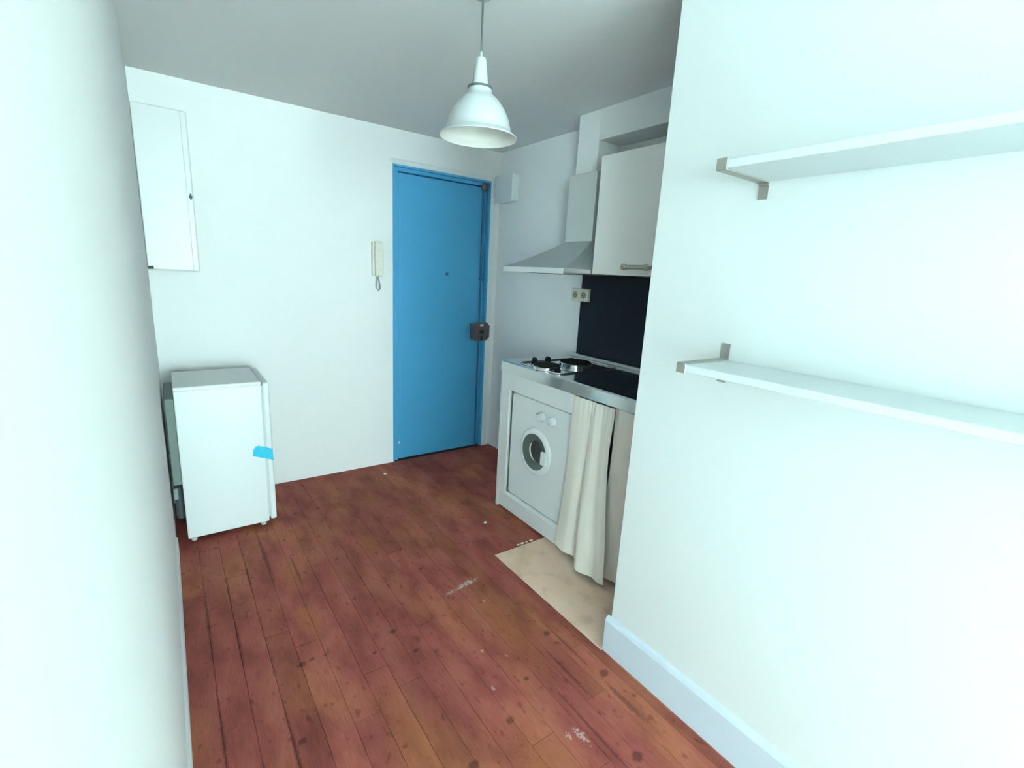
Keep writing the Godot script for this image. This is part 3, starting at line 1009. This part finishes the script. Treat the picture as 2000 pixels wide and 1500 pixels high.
func shelf(label: String, ytop: float, zb: float, above: bool) -> void:
	# ytop: top of the board; zb: middle of the first bracket
	var o := Vector3(WR, ytop - 0.01, zb + 0.6)
	var t := thing("wall_shelf", label, "shelf", o)
	var th := 0.019
	var xo := 1.116
	var st := mb()
	var z0 := zb - 0.004
	box(st, Vector3(xo, ytop - th, z0) - o, Vector3(WR - 0.0005, ytop, zb + 1.25) - o, 0.0015)
	obj("board", st, M.shelf_white, t)
	for z in [zb, zb + 1.1]:
		st = mb()
		var w := 0.013
		var e := 0.0035
		# cap over the front edge, arm across the board, flange on the wall
		box(st, Vector3(xo - e, ytop - th - e, z - w) - o, Vector3(xo - 0.0003, ytop + e, z + w) - o, 0.0006)
		if above:
			box(st, Vector3(xo - 0.0003, ytop + 0.0002, z - w) - o, Vector3(WR - e, ytop + e, z + w) - o, 0.0006)
			box(st, Vector3(WR - e, ytop + 0.0002, z - w) - o, Vector3(WR - 0.0002, ytop + 0.045, z + w) - o, 0.0006)
			box(st, Vector3(WR - e, ytop - 0.0645, z - w) - o, Vector3(WR - 0.0002, ytop - th - 0.0005, z + w) - o, 0.0006)
		else:
			box(st, Vector3(xo - 0.0003, ytop - th - e, z - w) - o, Vector3(WR - e, ytop - th - 0.0002, z + w) - o, 0.0006)
			box(st, Vector3(WR - e, ytop - th - 0.042, z - w) - o, Vector3(WR - 0.0002, ytop - th - 0.0002, z + w) - o, 0.0006)
			box(st, Vector3(WR - 0.008, ytop - th - 0.010, z - w) - o, Vector3(WR - e, ytop - th - e, z + w) - o, 0.0006)
		obj("bracket", st, M.bracket, t, "grey flat metal bracket")

func build_lamp() -> void:
	var o := Vector3(0.96, 0.0, 1.616)
	var t := thing("pendant_lamp", "white bell-shaped metal pendant lamp hanging from the ceiling by a grey cord", "lamp", o + Vector3(0, 1.81, 0))
	var b := Transform3D(Basis.IDENTITY, Vector3(0, -1.81, 0))
	var st := mb()
	tube(st, [b * Vector3(0, 2.066, 0), b * Vector3(0, 2.218, 0)], 0.0034, 10)
	obj("cord", st, M.flex, t, "thin grey cord")
	st = mb()
	lathe(st, [Vector2(0.0, 2.2155), Vector2(0.022, 2.216), Vector2(0.026, 2.218), Vector2(0.026, 2.2235), Vector2(0.0, 2.2235)], 28, b)
	obj("ceiling_rose", st, M.lamp, t)
	st = mb()
	lathe(st, [Vector2(0.0, 2.067), Vector2(0.0045, 2.067), Vector2(0.0045, 2.051), Vector2(0.010, 2.050), Vector2(0.016, 2.047), Vector2(0.0185, 2.040), Vector2(0.0265, 1.966), Vector2(0.0395, 1.964), Vector2(0.0, 1.9635)], 36, b)
	obj("neck", st, M.lamp, t)
	st = mb()
	lathe(st, [Vector2(0.0, 1.9635), Vector2(0.0405, 1.9635), Vector2(0.0412, 1.961), Vector2(0.0412, 1.9585), Vector2(0.0395, 1.957), Vector2(0.0, 1.957)], 40, b)
	obj("collar_ring", st, M.ring, t, "thin dark grey ring under the neck")
	st = mb()
	var prof := [Vector2(0.0385, 1.957), Vector2(0.0405, 1.945), Vector2(0.044, 1.940), Vector2(0.056, 1.931), Vector2(0.071, 1.916), Vector2(0.086, 1.895), Vector2(0.098, 1.871), Vector2(0.1055, 1.846), Vector2(0.1085, 1.830), Vector2(0.113, 1.8265), Vector2(0.1285, 1.8145), Vector2(0.1295, 1.8125), Vector2(0.1285, 1.8105)]
	lathe(st, prof, 64, b)
	var shade := obj("shade", st, M.lamp, t, "glossy white bell shade")
	st = mb()
	var inner := [Vector2(0.1285, 1.8105), Vector2(0.127, 1.8125), Vector2(0.112, 1.8245), Vector2(0.1065, 1.829), Vector2(0.1035, 1.846), Vector2(0.096, 1.870), Vector2(0.084, 1.893), Vector2(0.0695, 1.914), Vector2(0.055, 1.929), Vector2(0.043, 1.938), Vector2(0.0, 1.942)]
	lathe(st, inner, 64, b)
	obj("shade_lining", st, M.lamp_inner, shade)

func build_crumbs() -> void:
	for q in [[1.419, 1.073, "tiny pale plaster crumb on the floor in front of the washing machine"], [1.176, 0.178, "tiny pale plaster crumb on the floor left of the blue door"]]:
		var st := mb()
		prism(st, PackedVector2Array([Vector2(-0.009, -0.006), Vector2(0.006, -0.009), Vector2(0.010, 0.003), Vector2(0.001, 0.009), Vector2(-0.008, 0.005)]), 1, 0.0, 0.006, 0.002)
		var c := obj("plaster_crumb", st, M.crumb)
		c.position = Vector3(q[0], 0.0002, q[1])
		tag(c, q[2], "crumb")
	for q in [[1.445, 0.9, "leftmost"], [1.472, 1.3, "second from the left"], [1.500, 0.7, "third from the left"], [1.531, 1.1, "rightmost"]]:
		var st := mb()
		var k: float = q[1]
		prism(st, PackedVector2Array([Vector2(-0.009, -0.005) * k, Vector2(0.005, -0.006) * k, Vector2(0.010, 0.001) * k, Vector2(0.002, 0.006) * k, Vector2(-0.007, 0.004) * k]), 1, 0.0, 0.004, 0.0015)
		var c := obj("plaster_crumb", st, M.crumb)
		c.position = Vector3(q[0], 0.0002, 1.352)
		tag(c, "pale crumb by the beige floor patch, %s of four in a row" % q[2], "crumb", "crumbs along the edge of the floor patch")
